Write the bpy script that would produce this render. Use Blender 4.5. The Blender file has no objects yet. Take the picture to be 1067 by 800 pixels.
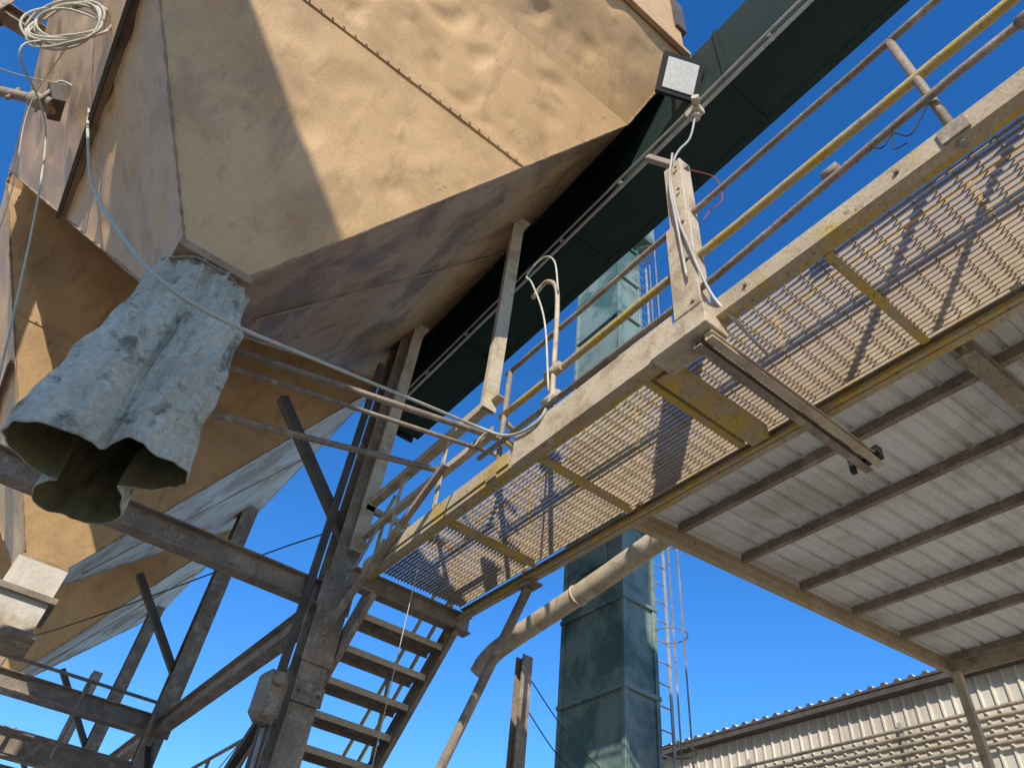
import bpy, bmesh, math, random
from mathutils import Vector, Matrix, noise
random.seed(7)
EYE=1.6
scene=bpy.context.scene
V=Vector
# ---------------------------------------------------------------- materials
def M(name,c1,c2,c3=None,scale=1.5,rough=.65,metal=0.0,bump=.25,rust=.0,streak=.0,fine=25,spec=.3,c4=None,patch=0.0,pscale=1.0,bdist=.01,fr=(.84,1.10)):
    m=bpy.data.materials.new(name); m.use_nodes=True
    nt=m.node_tree; N=nt.nodes; L=nt.links
    bs=N['Principled BSDF']; tc=N.new('ShaderNodeTexCoord')
    def noi(s,d=5,r=.6,mp=None,dist=0):
        n=N.new('ShaderNodeTexNoise'); n.inputs['Scale'].default_value=s; n.inputs['Detail'].default_value=d
        n.inputs['Roughness'].default_value=r; n.inputs['Distortion'].default_value=dist
        if mp:
            q=N.new('ShaderNodeMapping'); q.inputs['Scale'].default_value=mp; L.new(tc.outputs['Object'],q.inputs['Vector']); L.new(q.outputs[0],n.inputs['Vector'])
        else: L.new(tc.outputs['Object'],n.inputs['Vector'])
        return n.outputs['Fac']
    def ramp(f,a,b,va=0,vb=1):
        r=N.new('ShaderNodeMapRange'); r.inputs[1].default_value=a; r.inputs[2].default_value=b; r.inputs[3].default_value=va; r.inputs[4].default_value=vb
        r.clamp=True
        L.new(f,r.inputs[0]); return r.outputs[0]
    def mix(fac,a,b,bt='MIX'):
        x=N.new('ShaderNodeMix'); x.data_type='RGBA'; x.blend_type=bt
        if isinstance(fac,float): x.inputs[0].default_value=fac
        else: L.new(fac,x.inputs[0])
        for v,i in((a,6),(b,7)):
            if isinstance(v,tuple): x.inputs[i].default_value=(*v,1)
            else: L.new(v,x.inputs[i])
        return x.outputs[2]
    big=noi(scale,5,.62)
    col=mix(ramp(big,.34,.66),c1,c2)
    if patch>0 and c4:
        col=mix(ramp(noi(pscale,6,.68,dist=.3),.60-.25*patch,.72-.25*patch),col,c4)
    if streak>0:
        col=mix(ramp(noi(1.0,5,.6,(7,7,.55)),.55,.78,0,streak),col,c3 or (.12,.08,.05))
    if rust>0:
        col=mix(ramp(noi(scale*5,7,.74,dist=.2),.70-.3*rust,.78-.3*rust,0,.85),col,c3 or (.13,.06,.03))
    fn=noi(fine,5,.7)
    f=ramp(fn,.3,.7,fr[0],fr[1])
    cb=N.new('ShaderNodeCombineColor')
    for i in range(3): L.new(f,cb.inputs[i])
    col=mix(1.0,col,cb.outputs[0],'MULTIPLY')
    L.new(col,bs.inputs['Base Color'])
    L.new(ramp(big,.3,.7,max(0,rough-.1),min(1,rough+.12)),bs.inputs['Roughness'])
    bs.inputs['Metallic'].default_value=metal
    bs.inputs['Specular IOR Level'].default_value=spec
    if bump>0:
        b=N.new('ShaderNodeBump'); b.inputs['Strength'].default_value=bump; b.inputs['Distance'].default_value=bdist
        L.new(fn,b.inputs['Height']); L.new(b.outputs[0],bs.inputs['Normal'])
    return m
RUST=(.17,.075,.03)
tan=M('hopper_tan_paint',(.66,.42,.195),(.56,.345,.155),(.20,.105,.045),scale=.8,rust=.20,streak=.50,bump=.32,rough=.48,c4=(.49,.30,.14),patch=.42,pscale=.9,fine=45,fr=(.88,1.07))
tan_dk=M('hopper_shaded_paint',(.42,.255,.125),(.33,.195,.095),(.09,.048,.022),scale=.8,rust=.3,streak=.65,bump=.35,c4=(.21,.12,.06),patch=.5,pscale=1.2,fine=40,fr=(.82,1.1))  # darker copy of the hopper tan, underside shade put into the colour
pale=M('pale_dusty_plate',(.66,.60,.50),(.54,.47,.36),(.25,.14,.07),scale=1.3,rust=.2,streak=.6,bump=.3,c4=(.38,.27,.16),patch=.45)
weld=M('weld_bead',(.50,.36,.21),(.36,.24,.13),RUST,scale=8,rust=.3,bump=.9,fine=60,bdist=.02)
steel=M('dusty_structural_steel',(.35,.275,.20),(.22,.17,.125),(.11,.055,.03),scale=3.5,rust=.36,streak=0,bump=.5,c4=(.44,.36,.26),patch=.28,pscale=6,fine=45,fr=(.68,1.15))
dark=M('dark_steel',(.075,.062,.052),(.12,.10,.08),RUST,scale=4,rust=.2,bump=.3,fine=50)
palest=M('pale_dusty_steel',(.60,.49,.34),(.48,.38,.25),RUST,scale=4,rust=.30,bump=.4,c4=(.38,.28,.17),patch=.35,pscale=4,fine=45,fr=(.78,1.1))
catp=M('dusty_catwalk_paint',(.55,.44,.295),(.43,.335,.215),(.18,.09,.04),scale=4,rust=.40,bump=.4,c4=(.50,.35,.10),patch=.28,pscale=3,fine=45,fr=(.74,1.1))
grat=M('dusty_grating_steel',(.54,.43,.285),(.43,.33,.21),(.18,.10,.05),scale=3,rust=.25,bump=0,c4=(.58,.47,.32),patch=.3,pscale=2)
yel=M('worn_yellow_paint',(.53,.35,.06),(.57,.40,.10),(.24,.135,.06),scale=4,rust=.46,bump=.35,c4=(.45,.35,.20),patch=.55,pscale=5,fine=50)
green=M('dark_green_paint',(.011,.025,.018),(.018,.034,.026),(.05,.04,.025),scale=1.5,rust=.10,streak=.35,bump=.12,rough=.65,spec=.2)
teal=M('weathered_green_paint',(.055,.115,.10),(.08,.145,.125),(.18,.165,.125),scale=1.2,rust=.16,streak=.7,bump=.15,rough=.5,c4=(.20,.26,.225),patch=.70,fine=30)
galv=M('galvanised_sheet',(.74,.74,.70),(.65,.64,.60),(.38,.33,.24),scale=1.0,rust=.08,bump=.05,metal=.0,rough=.5,c4=(.52,.50,.44),patch=.4,fr=(.93,1.04))
siding=M('warehouse_siding',(.66,.59,.47),(.55,.48,.37),(.28,.20,.13),scale=.8,rust=.12,streak=.5,bump=.1,rough=.55)
cond=M('conduit_metal',(.50,.46,.40),(.38,.34,.28),RUST,scale=6,rust=.2,metal=.2,rough=.45,bump=.15)
rope=M('dusty_rope',(.68,.63,.50),(.50,.46,.34),(.3,.24,.15),scale=10,bump=.6,fine=120)
cable=M('green_grey_cable',(.42,.44,.34),(.52,.49,.38),(.3,.24,.15),scale=6,bump=.3)
redc=M('red_cable',(.35,.05,.03),(.25,.05,.04),scale=6,bump=.1)
canvas=M('stained_rubberised_canvas',(.60,.57,.45),(.44,.42,.32),(.11,.105,.075),scale=2.2,rust=.26,streak=.40,bump=.7,rough=.85,spec=.08,c4=(.20,.195,.14),patch=.30,pscale=6,fine=30,fr=(.70,1.15))
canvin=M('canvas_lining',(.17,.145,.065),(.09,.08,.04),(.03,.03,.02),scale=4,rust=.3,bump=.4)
lens=M('floodlight_glass',(.85,.83,.76),(.80,.78,.70),scale=3,bump=.0,rough=.2)
black=M('black_housing',(.03,.03,.03),(.045,.04,.035),(.08,.06,.05),scale=6,rust=.2,bump=.2)
gmat=M('ground_gravel',(.50,.42,.31),(.40,.34,.25),(.26,.21,.15),scale=.35,rust=.2,bump=.6,fine=18,c4=(.44,.39,.32),patch=.4,pscale=.2)
brick=M('shadow_caster_siding',(.48,.42,.34),(.40,.35,.28),(.2,.12,.08),scale=.7,streak=.4,rust=.1)  # cladding of the unseen block that shadows the hopper
glass=M('window_glass',(.05,.07,.08),(.04,.05,.06),scale=2,rough=.15,bump=0,spec=.6)

# ---------------------------------------------------------------- builder
class B:
    def __init__(s,name,mats):
        s.name=name; s.m=mats; s.bm=bmesh.new()
    def mi(s,mat):
        if mat not in s.m: s.m.append(mat)
        return s.m.index(mat)
    def v(s,p): return s.bm.verts.new((p[0],p[1],p[2]+EYE))
    def face(s,vs,mat,smooth=False):
        try: f=s.bm.faces.new(vs)
        except ValueError: return
        f.material_index=s.mi(mat); f.smooth=smooth
    def prism(s,prof,p0,p1,mat,up=V((0,0,1))):
        p0=V(p0);p1=V(p1); d=(p1-p0).normalized(); up=V(up)
        if abs(d.dot(up))>.98: up=V((0,1,0)) if abs(d.y)<.9 else V((1,0,0))
        sd=d.cross(up).normalized(); u=sd.cross(d)
        A=[s.v(p0+sd*a+u*b) for a,b in prof]; C=[s.v(p1+sd*a+u*b) for a,b in prof]
        n=len(prof)
        for i in range(n): s.face([A[i],A[(i+1)%n],C[(i+1)%n],C[i]],mat)
        s.face(A[::-1],mat); s.face(C,mat)
    def bar(s,p0,p1,w,h,mat,up=(0,0,1)):
        s.prism([(-w/2,-h/2),(w/2,-h/2),(w/2,h/2),(-w/2,h/2)],p0,p1,mat,up)
    def ib(s,p0,p1,w,h,mat,up=(0,0,1),t=.014):
        a=w/2;b=h/2;k=t/2
        s.prism([(-a,-b),(a,-b),(a,-b+t),(k,-b+t),(k,b-t),(a,b-t),(a,b),(-a,b),(-a,b-t),(-k,b-t),(-k,-b+t),(-a,-b+t)],p0,p1,mat,up)
    def ch(s,p0,p1,w,h,mat,up=(0,0,1),t=.01,flip=False):
        a=w/2;b=h/2
        pr=[(-a,-b),(a,-b),(a,-b+t),(-a+t,-b+t),(-a+t,b-t),(a,b-t),(a,b),(-a,b)]
        if flip: pr=[(-x,y) for x,y in pr][::-1]
        s.prism(pr,p0,p1,mat,up)
    def ang(s,p0,p1,w,h,mat,up=(0,0,1),t=.008,flip=False):
        pr=[(0,0),(w,0),(w,t),(t,t),(t,h),(0,h)]
        if flip: pr=[(-x,y) for x,y in pr][::-1]
        s.prism(pr,p0,p1,mat,up)
    def tube(s,pts,r,mat,seg=10,jit=0,sm=True):
        pts=[V(p) for p in pts]; n=len(pts); rings=[]
        d0=(pts[1]-pts[0]).normalized(); up=V((0,0,1)) if abs(d0.z)<.9 else V((0,1,0))
        nrm=d0.cross(up).normalized()
        for i,p in enumerate(pts):
            d=(pts[min(i+1,n-1)]-pts[max(i-1,0)]).normalized()
            nrm=(nrm-d*nrm.dot(d)).normalized(); bn=d.cross(nrm)
            rr=r*(1+random.uniform(-jit,jit))
            rings.append([s.v(p+(nrm*math.cos(2*math.pi*k/seg)+bn*math.sin(2*math.pi*k/seg))*rr) for k in range(seg)])
        for i in range(n-1):
            for k in range(seg): s.face([rings[i][k],rings[i][(k+1)%seg],rings[i+1][(k+1)%seg],rings[i+1][k]],mat,sm)
        s.face(rings[0][::-1],mat); s.face(rings[-1],mat)
    def curve(s,pts,r,mat,seg=8,sub=8):
        pts=[V(p) for p in pts]; out=[]
        P=[pts[0]*2-pts[1]]+pts+[pts[-1]*2-pts[-2]]
        for i in range(1,len(P)-2):
            for k in range(sub):
                t=k/sub; a,b,c,d=P[i-1],P[i],P[i+1],P[i+2]
                out.append(.5*((2*b)+(c-a)*t+(2*a-5*b+4*c-d)*t*t+(3*b-3*c+d-a)*t**3))
        out.append(pts[-1]); s.tube(out,r,mat,seg)
    def box(s,c,sz,mat,R=None):
        c=V(c); vs=[]
        for z in(-.5,.5):
            for y in(-.5,.5):
                for x in(-.5,.5):
                    q=V((x*sz[0],y*sz[1],z*sz[2]))
                    if R: q=R@q
                    vs.append(s.v(c+q))
        for f in((0,2,3,1),(4,5,7,6),(0,1,5,4),(2,6,7,3),(0,4,6,2),(1,3,7,5)): s.face([vs[i] for i in f],mat)
    def grid(s,a,b,c,d,nx,ny,mat,amp=0,fr=1.2):
        a,b,c,d=map(V,(a,b,c,d)); nn=(b-a).cross(d-a).normalized(); G=[]
        for j in range(ny+1):
            t=j/ny; row=[]
            for i in range(nx+1):
                q=i/nx; p=(a*(1-q)+b*q)*(1-t)+(d*(1-q)+c*q)*t
                if amp:
                    e=min(1,4*min(q,1-q,t,1-t)*2)
                    dn=noise.noise(p*fr*2.2)
                    dn2=noise.noise(p*fr*4.1+V((9,3,1)))
                    dent=-max(0,dn-.12)*1.1-max(0,dn2-.25)*.5
                    p=p+nn*amp*e*(noise.noise(p*fr*.8)*.8+dent)
                row.append(s.v(p))
            G.append(row)
        for j in range(ny):
            for i in range(nx): s.face([G[j][i],G[j][i+1],G[j+1][i+1],G[j+1][i]],mat,amp>0)
    def bolt(s,c,n,mat,r=.016,h=.014):
        n=V(n).normalized(); s.tube([V(c),V(c)+n*h],r,mat,6,sm=False)
    def done(s,bev=0,recalc=True):
        me=bpy.data.meshes.new(s.name)
        if recalc: bmesh.ops.recalc_face_normals(s.bm,faces=s.bm.faces)
        s.bm.to_mesh(me); s.bm.free()
        for m in s.m: me.materials.append(m)
        o=bpy.data.objects.new(s.name,me); scene.collection.objects.link(o)
        if bev:
            md=o.modifiers.new('bevel','BEVEL'); md.width=bev; md.segments=1; md.limit_method='ANGLE'; md.angle_limit=math.radians(50)
        return o

# ---------------------------------------------------------------- hoppers
def hopper(k,rmat):
    s=5.2*k
    b=B('storage_hopper',[tan])
    def L(x0,x1,y0,y1,z): return [V((x0,y0+s,z)),V((x1,y0+s,z)),V((x1,y1+s,z)),V((x0,y1+s,z))]
    l0=L(-.36,.07,3.43,4.0,3.5)
    l1=L(-2.69,2.39,2.30,7.30,7.0)
    l2=L(-2.98,2.68,1.69,6.86,8.0)
    l3=L(-2.98,2.68,1.69,6.86,11.5)
    lm=[a.lerp(c,(5.7-3.5)/3.5) for a,c in zip(l0,l1)]
    for lo,hi,n,amp in((l0,lm,44,.035),(lm,l1,40,.055),(l1,l2,30,.06),(l2,l3,20,.01)):
        for i in range(4):
            j=(i+1)%4
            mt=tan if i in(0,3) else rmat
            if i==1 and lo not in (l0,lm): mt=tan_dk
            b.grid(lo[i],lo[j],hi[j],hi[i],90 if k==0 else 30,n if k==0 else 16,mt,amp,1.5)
    b.face([b.v(p) for p in l3],tan)
    for lo,hi in((l0,l1),(l1,l2)):
        for i in range(4):
            pts=[lo[i].lerp(hi[i],t/90) for t in range(91)]
            b.tube(pts,.011,weld,6,jit=.55)
    def ny(z): return 3.43-.323*(z-3.5)+s
    z=5.7; t=(z-3.5)/3.5; xa=-.36-2.33*t; xb=.07+2.32*t
    b.bar((xa,ny(z)-.006,z),(xb,ny(z)-.006,z),.014,.04,tan,up=(0,-.3,1))
    x=xa+.05
    while x<xb: b.bolt((x,ny(z)-.012,z),(0,-1,-.3),pale,.009,.012); x+=.10
    z=5.2; t=(z-3.5)/3.5; x=-.36-2.33*t; y0=3.43-1.13*t+s; y1=4.0+3.3*t+s
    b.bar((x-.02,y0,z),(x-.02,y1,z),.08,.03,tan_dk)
    b.bar((x-.04,y0,z-.05),(x-.04,y1,z-.05),.03,.03,dark)
    b.tube([V((.07+2.32*q,4.0+.35*q+s,3.5+3.5*q)) +V((.006,0,-.01)) for q in [i/40 for i in range(3,41)]],.008,weld,5,jit=.4)
    b.bar((-2.99,1.66+s,8.02),(2.70,1.66+s,8.02),.05,.09,tan)
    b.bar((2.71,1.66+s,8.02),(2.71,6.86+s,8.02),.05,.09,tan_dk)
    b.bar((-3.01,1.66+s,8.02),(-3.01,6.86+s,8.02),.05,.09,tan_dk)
    b.box((2.66,1.8+s,9.2),(.16,.30,.9),dark)
    b.box((-.145,3.715+s,3.47),(.47,.61,.06),weld)
    if k>0:
        for q0,q1 in(((-.40,3.38),(.10,3.38)),((.10,3.38),(.10,4.05)),((.10,4.05),(-.4,4.05)),((-.4,4.05),(-.4,3.38))):
            b.grid((*[q0[0],q0[1]+s],3.45),(*[q1[0],q1[1]+s],3.45),(*[q1[0],q1[1]+s],2.7),(*[q0[0],q0[1]+s],2.7),4,4,pale)
        b.box((-.15,3.715+s,3.10),(.62,.80,.06),steel)
        b.box((-.15,3.715+s,2.72),(.62,.80,.05),steel)
    return b.done()
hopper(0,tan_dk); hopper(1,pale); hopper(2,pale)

# ---------------------------------------------------------------- sock
b=B('canvas_discharge_sock',[canvas])
cx,cy=-.145,3.69
NA=240; NZ=120; rows=[]
for j in range(NZ+1):
    t=j/NZ; row=[]
    for i in range(NA):
        a=2*math.pi*i/NA
        r=.258+.085*t**.9
        tw=a+.16*math.sin(t*2.6+.4)-.08
        c3=abs(math.cos(1.5*(tw+math.radians(36))))
        c3=math.sqrt(c3*c3+.006)
        r+=.33*t**.55*(c3**.7-.70)
        c5=abs(math.cos(2.5*tw+.9)); c5=math.sqrt(c5*c5+.01)
        r+=.045*(t**.4)*(c5**.6-.7)
        n1=noise.noise(V((math.cos(a)*4.2,math.sin(a)*4.2,t*1.3)))
        r+=.036*(.9-.4*t)*(.5-math.sqrt(n1*n1+.0008)*2.6)
        n2=noise.noise(V((math.cos(a)*2.5+3,math.sin(a)*2.5,t*5+math.cos(a)*3)))
        r+=.034*(.4-math.sqrt(n2*n2+.0005)*2.2)*(1-.35*t)
        n3=noise.noise(V((math.cos(a)*6,math.sin(a)*6,t*9)))
        r+=.010*n3
        r+=.010*math.sin(13*a+4*t)*(1-t)
        z=3.50-1.42*t+.04*t*noise.noise(V((math.cos(a)*2,math.sin(a)*2,7)))
        z-=.18*t*max(0,math.sin(a))+.12*t*max(0,math.cos(a-math.radians(190)))
        row.append(b.v((cx+math.cos(a)*r*1.0+.06*t+.02*math.sin(t*5),cy+math.sin(a)*r*(1.05-.20*t),z)))
    rows.append(row)
for j in range(NZ):
    for i in range(NA): b.face([rows[j][i],rows[j][(i+1)%NA],rows[j+1][(i+1)%NA],rows[j+1][i]],canvas,True)
b.tube([V((cx+math.cos(2*math.pi*i/48)*.285,cy+math.sin(2*math.pi*i/48)*.285,3.41+.01*math.sin(i))) for i in range(49)],.010,steel,6)
o=b.done()
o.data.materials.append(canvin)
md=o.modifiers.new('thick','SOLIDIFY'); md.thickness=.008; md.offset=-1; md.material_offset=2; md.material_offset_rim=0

# ---------------------------------------------------------------- support frame
b=B('hopper_support_frame',[steel])
cols=[6.0,11.2,16.4,21.6]
XW=-3.5
for y in cols:
    for x in(2.1,XW):
        b.ib((x,y,-1.6),(x,y,6.55 if x>0 else 7.9),.24,.28,steel,up=(0,1,0),t=.018)
        b.box((x,y,-1.57),(.45,.45,.03),steel)
        if x>0: b.ang((x,y-.02,3.55),(x-1.15,y-.02,4.82),.10,.10,dark)
        else: b.ib((x,y,7.8),(-2.9,y,7.8),.16,.2,steel); b.ang((x,y-.02,3.7),(x+1.6,y-.02,4.95),.10,.10,green)
        b.box((x,y-.16,3.0),(.32,.02,.34),steel)
        for dz in(-.12,0,.12):
            for dx in(-.1,.1): b.bolt((x+dx,y-.17,3.0+dz),(0,-1,0),steel,.018)
    b.ib((XW+.13,y,3.0),(1.97,y,3.0),.16,.22,steel)
for i in range(3):
    for x in(2.1,XW):
        b.ib((x,cols[i]+.15,2.95),(x,cols[i+1]-.15,2.95),.15,.22,steel)
        b.ang((x,cols[i]+.15,2.7),(x,cols[i+1]-.15,-.9),.08,.08,dark)
        b.ang((x,cols[i+1]-.15,2.7),(x,cols[i]+.15,-.9),.08,.08,dark)
        b.bar((x,cols[i]+.2,.6),(x,cols[i+1]-.15,.6),.1,.12,steel)
for y in cols[1:]:
    b.ib((XW+.13,y,2.35),(1.97,y,2.35),.2,.3,steel)
    b.ang((XW+.13,y,-.8),(1.97,y,2.2),.09,.09,dark)
b.bar((1.86,5.93,-1.6),(1.86,5.93,5.9),.07,.05,dark,up=(0,1,0))
b.box((2.1,5.84,2.6),(.28,.012,.5),steel)
for z in(.6,1.4,2.1):
    b.box((2.1,5.83,z),(.27,.02,.16),steel)
    for dx in(-.09,.09): b.bolt((2.1+dx,5.82,z),(0,-1,0),dark,.016)
b.done(.003)

b=B('catwalk_hanger_bars',[palest])
for y,zb in((3.72,3.85),(5.75,3.4)):
    b.ch((2.13,y,6.62),(2.13,y,zb),.13,.05,palest,up=(0,1,0))
    b.box((2.13,y,6.6),(.2,.16,.02),palest)
b.ang((2.13,3.6,3.95),(2.13,5.95,3.95),.08,.08,palest)
b.ang((2.13,3.6,3.55),(2.13,5.95,3.55),.06,.06,palest)
b.bar((2.10,5.75,3.9),(3.15,5.75,3.9),.05,.06,palest)
for y in (4.35,5.1): b.bar((2.145,y,3.2),(2.145,y,3.95),.05,.012,palest,up=(1,0,0))
b.done()

# ---------------------------------------------------------------- catwalk
X0,X1=2.16,3.20; YA,YB=-4.0,5.45
b=B('elevated_catwalk',[catp])
b.ch((X0,YA,3.085),(X0,YB,3.085),.06,.13,catp)
b.ch((X1,YA,3.075),(X1,YB,3.075),.05,.11,catp,flip=True)
b.ang((X0+.035,YA,3.03),(X0+.035,YB,3.03),.035,.05,yel)
b.ang((X1-.03,YA,3.025),(X1-.03,YB,3.025),.03,.05,yel,flip=True)
b.bar((X0-.04,1.75,3.14),(X0-.04,3.25,3.14),.012,.26,palest)
b.bar((X0-.04,3.3,3.12),(X0-.04,YB,3.12),.01,.12,catp)
b.ib((X0-.1,YB+.05,3.02),(X1+.12,YB+.05,3.02),.12,.17,steel)
ycr=[-3.65,-2.52,-1.39,-.25,.88,2.02,3.13,4.25]
for i,y in enumerate(ycr):
    if abs(y-2.02)<.01:
        b.bar((X0+.09,y-.07,3.07),(X1-.09,y-.07,3.07),.13,.10,yel)
        b.bar((X0+.09,y+.07,3.09),(X1-.09,y+.07,3.09),.05,.06,yel)
    else:
        b.ang((X0+.09,y,3.05),(X1-.09,y,3.05),.05,.08,yel)
x=X0+.05
while x<X1-.03:
    dz=random.uniform(-.001,.001)
    b.bar((x,YA,3.155+dz),(x,YB,3.155-dz),.006,.029,grat); x+=.034
y=YA+.05
while y<YB:
    b.bar((X0+.04,y,3.165),(X1-.04,y,3.165),.008,.007,grat,up=(0,0,1)); y+=.1
def wob(x,z,y0,y1,n=26,a=.004): return [(x+a*noise.noise(V((y0+i*.7,z,1))),y0+(y1-y0)*i/n,z+a*1.6*noise.noise(V((i*.6,z*3,5)))) for i in range(n+1)]
for zz,mt,r in((4.16,steel,.021),(3.68,yel,.027)):
    b.tube(wob(X0,zz,YA,3.55),r,mt,10)
b.tube([(X0-.05,YA,3.42),(X0-.05,0,3.40),(X0-.05,1.4,3.30),(X0-.05,3.7,3.33)],.021,steel,8)
for y in(-.5,-.35,.6): b.tube([(X0-.05,y,3.40),(X0-.05,y+.09,3.40)],.034,steel,8)
b.curve([(X0-.05,-.35,3.42),(X0-.06,-.36,3.6),(X0-.02,-.38,3.9),(X0,-.4,4.16)],.018,steel)
for zz in(4.1,3.65): b.tube(wob(X1,zz,YA,YB),.02,yel,8)
for y in(-2.6,.14,3.5):
    b.tube([(X0,y,3.0),(X0,y,4.16)],.022,steel,8)
    b.box((X0-.035,y,3.08),(.02,.12,.1),steel)
for y in(-2.6,-1.2,.3,1.7,3.1,4.5): b.tube([(X1,y,3.1),(X1,y,4.1)],.02,yel,8)
for zz in(3.33,3.5,3.68): b.tube([(X0,3.55,zz),(X0+.25,3.62,zz)],.018,yel,8)
for y in[-3+.85*i for i in range(10)]: b.bolt((X0-.032,y,3.085),(-1,0,0),steel,.012)
b.done()
b=B('frayed_cord',[black])
b.curve([(2.11,.45,3.40),(2.10,.40,3.28),(2.11,.33,3.33),(2.10,.28,3.22),(2.11,.2,3.30),(2.10,.1,3.4)],.004,black)
b.curve([(2.11,.30,3.40),(2.10,.36,3.22),(2.10,.30,3.18)],.003,black)
b.done()

b=B('conduit_support_post',[palest])
b.box((2.15,1.60,3.98),(.11,.15,1.69),palest)
b.box((2.085,1.60,3.6),(.012,.20,.9),palest)
b.box((2.13,1.66,3.0),(.18,.40,.16),palest)
b.bar((2.02,1.75,5.05),(2.16,1.52,4.72),.05,.05,steel)
for z in(3.2,3.6,4.0,4.4,4.7): b.bolt((2.08,1.55,z),(-1,0,0),steel)
b.done(.004)
b=B('strut_channel_bracket',[steel])
b.ch((2.10,1.58,2.88),(3.62,1.58,2.88),.05,.05,steel)
b.ch((2.10,1.50,2.88),(3.62,1.50,2.88),.05,.05,palest)
b.box((3.55,1.53,2.90),(.05,.16,.08),black)
b.bar((3.55,1.64,2.84),(3.55,1.64,3.12),.03,.03,black)
b.tube([(2.12,1.53,3.9),(2.10,1.53,3.1),(2.16,1.54,2.96),(3.5,1.54,2.94)],.014,cond)
b.done()
b=B('electrical_conduit',[cond])
b.tube([(2.59,-5,6.43),(2.59,7.5,6.43)],.018,cond)
b.tube([(2.54,-5,6.47),(2.54,7.5,6.47)],.012,cond)
for y in[-1+.9*i for i in range(9)]: b.box((2.58,y,6.46),(.07,.025,.05),cond)
b.box((2.55,1.62,6.36),(.10,.13,.10),pale)
b.tube([(2.55,1.62,6.30),(2.55,1.62,6.25)],.04,pale,12)
b.tube([(2.50,1.56,6.36),(2.44,1.52,6.36)],.035,pale,12)
b.curve([(2.55,1.62,6.3),(2.50,1.68,5.9),(2.30,1.66,5.4),(2.16,1.62,5.0),(2.07,1.60,4.6),(2.07,1.58,4.1),(2.06,1.52,3.7),(2.10,1.45,3.2),(2.2,1.40,3.0),(2.5,1.42,2.95)],.010,cond)
b.curve([(2.07,1.56,4.9),(2.05,1.60,4.5),(2.05,1.58,4.0),(2.06,1.56,3.4)],.009,cond)
b.done()
b=B('red_power_cable',[redc])
b.curve([(2.17,1.5,4.7),(2.3,1.4,4.6),(2.3,1.38,4.3),(2.2,1.42,4.1),(2.17,1.47,4.0)],.004,redc)
b.done()
b=B('bent_rail_stanchion',[palest])
b.curve([(2.14,2.86,3.0),(2.14,2.88,3.6),(2.14,2.90,4.4),(2.14,2.95,4.75),(2.14,3.10,4.95),(2.14,3.28,4.9)],.020,palest)
b.curve([(2.1,2.87,3.45),(2.08,2.98,4.3),(2.08,3.22,5.0),(2.09,3.34,5.25),(2.12,3.15,5.35),(2.12,2.97,5.1),(2.12,2.88,4.6)],.008,rope)
for z in(3.4,3.68): b.tube([(2.14,2.80,z),(2.14,2.96,z)],.04,palest,8)
b.done()

b=B('overhead_conveyor_trough',[green])
b.box((2.91,1.0,7.16),(.50,13,1.30),green)
b.bar((2.64,-5.5,6.52),(2.64,7.5,6.52),.08,.03,green)
b.bar((3.18,-5.5,6.52),(3.18,7.5,6.52),.08,.03,green)
for i in range(7): b.box((2.91,-5+2.1*i,7.16),(.54,.04,1.34),green)
b.done()
b=B('floodlight',[black])
R=V((-.30,-.72,-.62)).normalized().to_track_quat('Z','X').to_matrix()
fc=V((2.47,1.66,7.08))
b.box(fc,(.42,.42,.05),black,R)
b.box(fc+R@V((0,0,.028)),(.32,.32,.008),lens,R)
for k in(-.12,-.04,.04,.12): b.box(fc+R@V((k,0,-.045)),(.015,.28,.04),black,R)
b.bar((2.52,1.76,7.12),(2.60,1.80,7.95),.03,.03,black,up=(0,1,0))
b.done(.004)

# ---------------------------------------------------------------- stairs
b=B('steel_staircase',[palest])
def sp(t): return 5.5+4.6*t, 3.0-4.6*t
for x in(2.28,3.16):
    b.ch((x,5.48,2.98),(x,10.08,-1.60),.05,.20,steel,flip=x>3)
n=21
for i in range(1,n):
    t=i/n; y,z=sp(t)
    for k in range(6): b.bar((2.31,y-.11+.044*k,z+.02),(3.13,y-.11+.044*k,z+.02),.012,.03,steel)
    b.bar((2.31,y-.13,z-.0),(3.13,y-.13,z-.0),.008,.055,grat)
    b.bar((2.31,y+.13,z-.0),(3.13,y+.13,z-.0),.008,.05,steel)
    for xx in(2.5,2.72,2.94): b.bar((xx,y-.12,z+.015),(xx,y+.12,z+.015),.008,.02,steel)
for x in(2.28,3.18):
    b.tube([(x,5.5,4.0),(x,10.0,-.5)],.02,yel,8); b.tube([(x,5.5,3.5),(x,10.0,-1.0)],.02,yel,8)
    for t in(.03,.25,.5,.75,.97):
        y,z=sp(t); b.tube([(x,y,z-.05),(x,y,z+1.0)],.02,yel,8)
b.done()

b=B('grey_duct_pipe',[pale])
b.curve([(3.9,3.4,3.42),(3.9,4.4,3.28),(3.88,5.6,3.12),(3.86,5.92,3.02),(3.85,6.05,2.90)],.095,palest,seg=18)
b.tube([(3.9,4.6,3.255),(3.9,4.62,3.25)],.107,palest,18)
b.done()
b=B('pipe_support_post',[dark])
b.ib((4.08,5.6,-1.6),(4.08,5.6,3.02),.12,.12,steel,up=(0,1,0))
b.box((4.08,5.6,-1.58),(.3,.3,.03),steel)
b.done()
b=B('diagonal_brace_pipe',[steel])
b.tube([(3.2,4.42,2.98),(3.2,8.1,-1.6)],.04,steel,12)
b.box((3.2,4.42,2.99),(.14,.2,.02),steel)
b.done()

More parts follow.
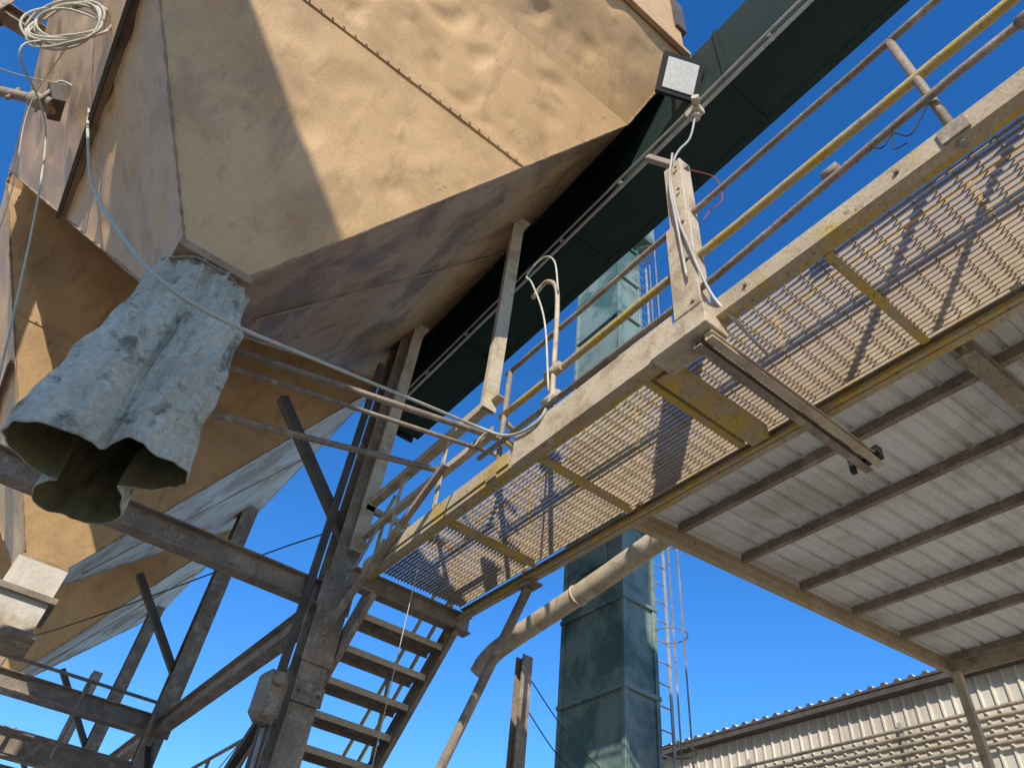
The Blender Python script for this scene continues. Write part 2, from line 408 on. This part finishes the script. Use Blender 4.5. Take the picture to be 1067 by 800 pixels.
b=B('slide_gate_control_rod',[cond])
b.tube([(.15,4.05,3.42),(2.55,3.72,3.70)],.026,steel)
b.tube([(.22,4.10,3.32),(2.55,3.80,3.60)],.018,steel)
b.box((.15,4.05,3.40),(.16,.1,.14),steel)
b.tube([(.39,4.9,3.49),(2.13,4.41,3.63)],.028,steel)
b.done()
b=B('diagonal_bracing_angle',[steel])
b.ang((2.05,4.15,3.50),(2.05,5.9,2.55),.05,.05,steel)
b.done()

# ---------------------------------------------------------------- hose, rope, vibrator
b=B('hanging_air_hose',[cable])
b.curve([(-2.06,5.0,5.55),(-2.09,4.9,5.95),(-1.78,4.75,5.75),(-1.45,4.3,4.9),(-1.10,4.0,4.12),(-.72,3.45,3.35),(-.34,3.0,2.74),(.02,3.0,2.69),(.62,3.2,2.95),(1.47,3.5,3.35),(2.07,3.7,3.62),(2.09,3.3,3.30),(2.1,2.97,3.22),(2.12,2.85,3.4)],.012,cable)
b.done()
b=B('pneumatic_vibrator',[steel])
c=V((-2.10,4.95,5.66))
b.tube([c+V((-.36,.22,.05)),c+V((.0,.0,-.02))],.045,steel,14)
b.tube([c+V((-.04,.02,-.02)),c+V((.14,-.06,-.05))],.07,steel,14)
b.tube([c+V((-.40,.24,.055)),c+V((-.33,.20,.045))],.07,steel,14)
b.tube([c+V((-.2,.12,-.07)),c+V((-.2,.12,.12))],.02,steel,10)
b.box(c+V((.10,-.02,.06)),(.10,.24,.22),dark,Matrix.Rotation(math.radians(-35),3,'Y'))
b.tube([c+V((.05,-.1,.1)),c+V((.05,-.1,-.14))],.02,steel,8)
b.done(.004)
b=B('rope_coil',[rope])
c=V((-1.99,4.0,5.50)); e1=V((.78,-.62,.05)).normalized(); e2=V((-.25,-.15,.95)).normalized(); nn=e1.cross(e2)
pts=[]
for i in range(7*36):
    a=2*math.pi*i/36; k=i/36
    r=.24+.03*math.sin(k*2.1)+.02*math.sin(a*2+k)
    pts.append(c+e1*(math.cos(a)*r*1.2+.035*math.sin(k*3))+e2*(math.sin(a)*r*.95+.04*math.sin(k*1.7))+nn*(.03*math.sin(k*5+a)))
b.tube(pts,.010,rope,7)
b.curve([c-e1*.1-e2*.18,c+V((-.05,.1,-.5)),V((-1.7,4.6,4.9)),V((-.87,4.5,2.81)),V((-.6,4.45,1.9))],.008,rope)
b.curve([c+e1*.1-e2*.2,V((-1.9,4.5,5.0)),V((-1.5,4.5,4.0)),V((-1.1,4.5,2.6))],.004,rope)
b.curve([(-1.9,4.6,5.6),(-2.2,4.4,5.1),(-2.6,4.2,4.9)],.005,rope)
b.curve([c+e2*.22,c+e2*.3+V((.05,.05,.1)),V((-1.86,4.05,5.95)),V((-1.9,4.1,6.1))],.02,steel)
b.done()

b=B('conduit_outlet_box',[steel])
b.box((1.80,5.85,1.99),(.22,.20,.40),steel)
b.done(.06)
b=B('vertical_conduit',[cond])
b.tube([(1.8,5.74,2.1),(1.8,5.69,2.1)],.05,steel,12)
b.tube([(1.85,5.9,1.78),(1.9,5.9,0.5),(1.9,5.9,-1.5)],.018,cond)
b.done()

# ---------------------------------------------------------------- canopy
def cz(x): return 3.27+.082*(x-3.8)
b=B('corrugated_canopy',[galv])
XL,XR=3.30,8.05; yv=3.42; prof=[]
y=-7.0
while y<yv:
    prof+= [(y,0),(y+.045,.0),(y+.06,.035),(y+.085,.035),(y+.10,0),(y+.145,0.0),(y+.15,.008),(y+.155,0)]
    y+=.2
prof=[p for p in prof if p[0]<=yv]
rows=[]
for x in(XL,4.8,6.4,XR):
    rows.append([b.v((x,p[0],cz(x)+.075+p[1]+.004*math.sin(x*3+p[0]*2))) for p in prof])
for i in range(3):
    for j in range(len(prof)-1): b.face([rows[i][j],rows[i][j+1],rows[i+1][j+1],rows[i+1][j]],galv)
for x in(3.8,4.57,5.37,6.17,7.0,7.9):
    b.ch((x,-7,cz(x)+.03),(x,3.25,cz(x)+.03),.045,.07,steel)
b.ch((3.30,3.32,cz(3.3)-.01),(8.05,3.32,cz(8.05)-.01),.06,.15,catp)
b.ch((3.31,-7,cz(3.33)-.01),(3.31,3.27,cz(3.33)-.01),.05,.13,catp)
for y in(.78,-2.2,-5.2): b.ib((3.38,y,cz(3.38)-.08),(8.0,y,cz(8.0)-.08),.10,.12,steel)
b.bar((8.05,-7,cz(8.05)+.02),(8.05,3.36,cz(8.05)+.02),.02,.24,palest)
for y in(3.25,-2.2,-6.8): b.bar((7.96,y,-1.6),(7.96,y,cz(7.96)-.10),.08,.08,palest,up=(0,1,0))
for y in(-2.2,-6.8): b.bar((3.36,y,-1.6),(3.36,y,cz(3.36)-.10),.10,.10,steel,up=(0,1,0))
b.done(recalc=True)

# ---------------------------------------------------------------- elevator tower
b=B('bucket_elevator_tower',[teal])
tx0,tx1,ty0,ty1=6.3,6.86,6.48,7.72
b.box(((tx0+tx1)/2,(ty0+ty1)/2,6.2),(tx1-tx0,ty1-ty0,15.6),teal)
zz=-1.2
while zz<14:
    b.box(((tx0+tx1)/2,(ty0+ty1)/2,zz),(tx1-tx0+.10,ty1-ty0+.10,.06),teal)
    for i in range(9): b.bolt((tx0-.03,ty0+.05+i*.142,zz-.03),(0,0,-1),dark,.014,.02)
    zz+=1.22
for (x,y) in((tx0,ty0),(tx1,ty0),(tx0,ty1)): b.box((x,y,6.2),(.07,.07,15.6),teal)
b.box(((tx0+tx1)/2,(ty0+ty1)/2,14.5),(1.2,1.8,1.4),teal)
b.box((tx0-.02,7.1,2.45),(.04,.6,.7),teal)
b.box((tx0-.02,7.1,5.9),(.04,.6,.7),teal)
b.done(.006)
b=B('caged_ladder',[steel])
lx,ly=7.10,6.62
for dx in(-.19,.19): b.bar((lx+dx,ly,-1.6),(lx+dx,ly,14),.045,.02,cond,up=(0,1,0))
z=-1.4
while z<14: b.tube([(lx-.19,ly,z),(lx+.19,ly,z)],.011,cond,6); z+=.3
z=1.6
hoop=[(lx+math.cos(a)*.24,ly-.22+math.sin(a)*.24) for a in [math.radians(d) for d in range(130,411,20)]]
while z<14:
    b.tube([(x,y,z) for x,y in hoop],.008,steel,6); z+=1.5
for k in(1,7,13): x,y=hoop[k]; b.bar((x,y,1.6),(x,y,14),.03,.006,steel,up=(0,1,0))
for z in(1,3.5,6,8.5): b.bar((lx-.25,ly,z),(lx-.25,ly+.3,z),.05,.05,cond)
b.box((7.35,6.4,2.55),(.9,.6,.05),steel)
b.done()

# ---------------------------------------------------------------- warehouse
def ribwall(b,x,y0,y1,z0,z1,mat,pitch=.2,dep=.03,sx=-1):
    y=y0; pr=[]
    while y<y1:
        pr+=[(y,0),(y+.05,0),(y+.065,dep),(y+.09,dep),(y+.105,0)]; y+=pitch
    lo=[b.v((x+sx*p[1],p[0],z0)) for p in pr]; hi=[b.v((x+sx*p[1],p[0],z1)) for p in pr]
    for i in range(len(pr)-1): b.face([lo[i],lo[i+1],hi[i+1],hi[i]],mat)
b=B('warehouse_building',[siding])
ribwall(b,12.0,-10,12.6,-1.6,5.25,siding)
b.grid((12,12.6,-1.6),(26,12.6,-1.6),(26,12.6,5.25),(12,12.6,5.25),4,4,siding)
b.grid((26,12.6,-1.6),(26,-10,-1.6),(26,-10,5.25),(26,12.6,5.25),4,4,siding)
b.grid((12,-10,-1.6),(26,-10,-1.6),(26,-10,5.25),(12,-10,5.25),4,4,siding)
y=-10.2; pr=[]
while y<12.8:
    pr+=[(y,0),(y+.06,0),(y+.09,.045),(y+.15,.045),(y+.18,0)]; y+=.24
A=[b.v((11.75,p[0],5.30+p[1])) for p in pr]; C=[b.v((19,p[0],6.4+p[1])) for p in pr]; D=[b.v((26.3,p[0],5.3+p[1])) for p in pr]
A2=[b.v((11.75,p[0],5.26)) for p in pr]
for i in range(len(pr)-1):
    b.face([A[i],A[i+1],C[i+1],C[i]],galv); b.face([C[i],C[i+1],D[i+1],D[i]],galv); b.face([A2[i],A2[i+1],A[i+1],A[i]],dark)
b.bar((11.86,-10.1,5.2),(11.86,12.7,5.2),.2,.08,dark)  # dark strip stands in for the shaded gap below the eave
for z in(4.15,4.27,4.39,4.51,4.63): b.tube([(11.9,-9,z),(11.9,12,z)],.03,palest,8)
for y in range(-9,13,3): b.bar((11.93,y,4.05),(11.93,y,4.75),.05,.05,cond,up=(0,1,0))
b.bar((11.94,-10,2.9),(11.94,12.6,2.9),.05,.15,siding)
b.done()

b=B('unseen_shadow_caster',[brick])  # unseen block, added to throw the diagonal shadow across the hopper
b.box((-7.2,-4.4,3.8),(4.0,5.6,10.8),brick)
b.box((-7.2,-4.4,9.25),(4.3,5.9,.14),steel)
for z in(0,3.2,6.4):
    for y in(-6,-4.4,-2.8):
        b.box((-5.185,y,z+.9),(.06,.9,1.2),glass); b.box((-5.17,y,z+.25),(.12,1.05,.07),steel)
b.done()

b=B('access_platform_railing',[steel])
for z in(2.35,2.7,3.1): b.tube([(-2.5,10.6,z),(1.9,10.6,z)],.022,steel,8)
for x in(-2,-1,0,1,1.9): b.tube([(x,10.6,2.2),(x,10.6,3.1)],.022,steel,8)
for z in(1.9,2.3): b.tube([(2.4,6.4,z-.0),(2.4,15.9,z)],.02,steel,8)
for y in(7.5,9.2,10.9,12.6,14.3): b.tube([(2.4,y,1.4),(2.4,y,2.3)],.02,steel,8)
b.bar((2.4,6.4,1.4),(2.4,16,1.4),.06,.16,steel)
b.bar((3.3,9.9,1.4),(3.3,16,1.4),.06,.16,steel)
b.done()
b=B('utility_wire',[black])
b.curve([(4.08,5.6,2.9),(5.0,5.9,2.55),(6.3,6.5,2.5)],.006,black)
b.curve([(4.08,5.6,2.6),(5.0,6.0,2.35),(6.3,6.5,2.35)],.006,black)
b.curve([(2.2,6,3.9),(-1,13,3.4),(-6,20,4.6)],.008,black)
b.curve([(2.4,4.9,3.9),(2.35,4.9,1.0),(2.3,4.9,-1.5)],.004,cable)
b.curve([(2.15,5.0,3.9),(2.15,6.9,2.3),(2.15,9,1.5)],.006,cable)
b.done()

b=B('ground',[gmat])
b.grid((-400,-400,-1.6),(400,-400,-1.6),(400,400,-1.6),(-400,400,-1.6),8,8,gmat)
b.done()

# ---------------------------------------------------------------- sun, sky, camera
s=V((-.55,-.65,.52)).normalized()
ld=bpy.data.lights.new('sun','SUN'); ld.energy=5.0; ld.angle=math.radians(.5); ld.color=(1,.945,.85)
lo=bpy.data.objects.new('sun',ld); scene.collection.objects.link(lo)
lo.rotation_euler=(-s).to_track_quat('-Z','Y').to_euler()
w=bpy.data.worlds.new('World'); scene.world=w; w.use_nodes=True
nt=w.node_tree; bg=nt.nodes['Background']; sk=nt.nodes.new('ShaderNodeTexSky'); sk.sky_type='NISHITA'; sk.sun_disc=False
sk.sun_elevation=math.asin(s.z); sk.sun_rotation=math.atan2(s.x,s.y); sk.air_density=1.0; sk.dust_density=.1; sk.ozone_density=5.5
hs=nt.nodes.new('ShaderNodeHueSaturation'); hs.inputs['Hue'].default_value=.506; hs.inputs['Saturation'].default_value=1.23; hs.inputs['Value'].default_value=1.65
nt.links.new(sk.outputs[0],hs.inputs['Color']); nt.links.new(hs.outputs[0],bg.inputs[0]); bg.inputs[1].default_value=.14
cd=bpy.data.cameras.new('camera'); cam=bpy.data.objects.new('camera',cd); scene.collection.objects.link(cam)
cd.sensor_width=36; cd.lens=740/1067*36; cd.clip_end=2000; cd.clip_start=.05
r=V((.7901,-.6052,.0964)); u=V((-.4817,-.5157,.7085)); f=V((.3792,.6065,.6991))
m=Matrix((( r.x,u.x,-f.x,0),(r.y,u.y,-f.y,0),(r.z,u.z,-f.z,EYE),(0,0,0,1)))
cam.matrix_world=m
scene.camera=cam
scene.view_settings.view_transform='Standard'; scene.view_settings.look='None'; scene.view_settings.exposure=0
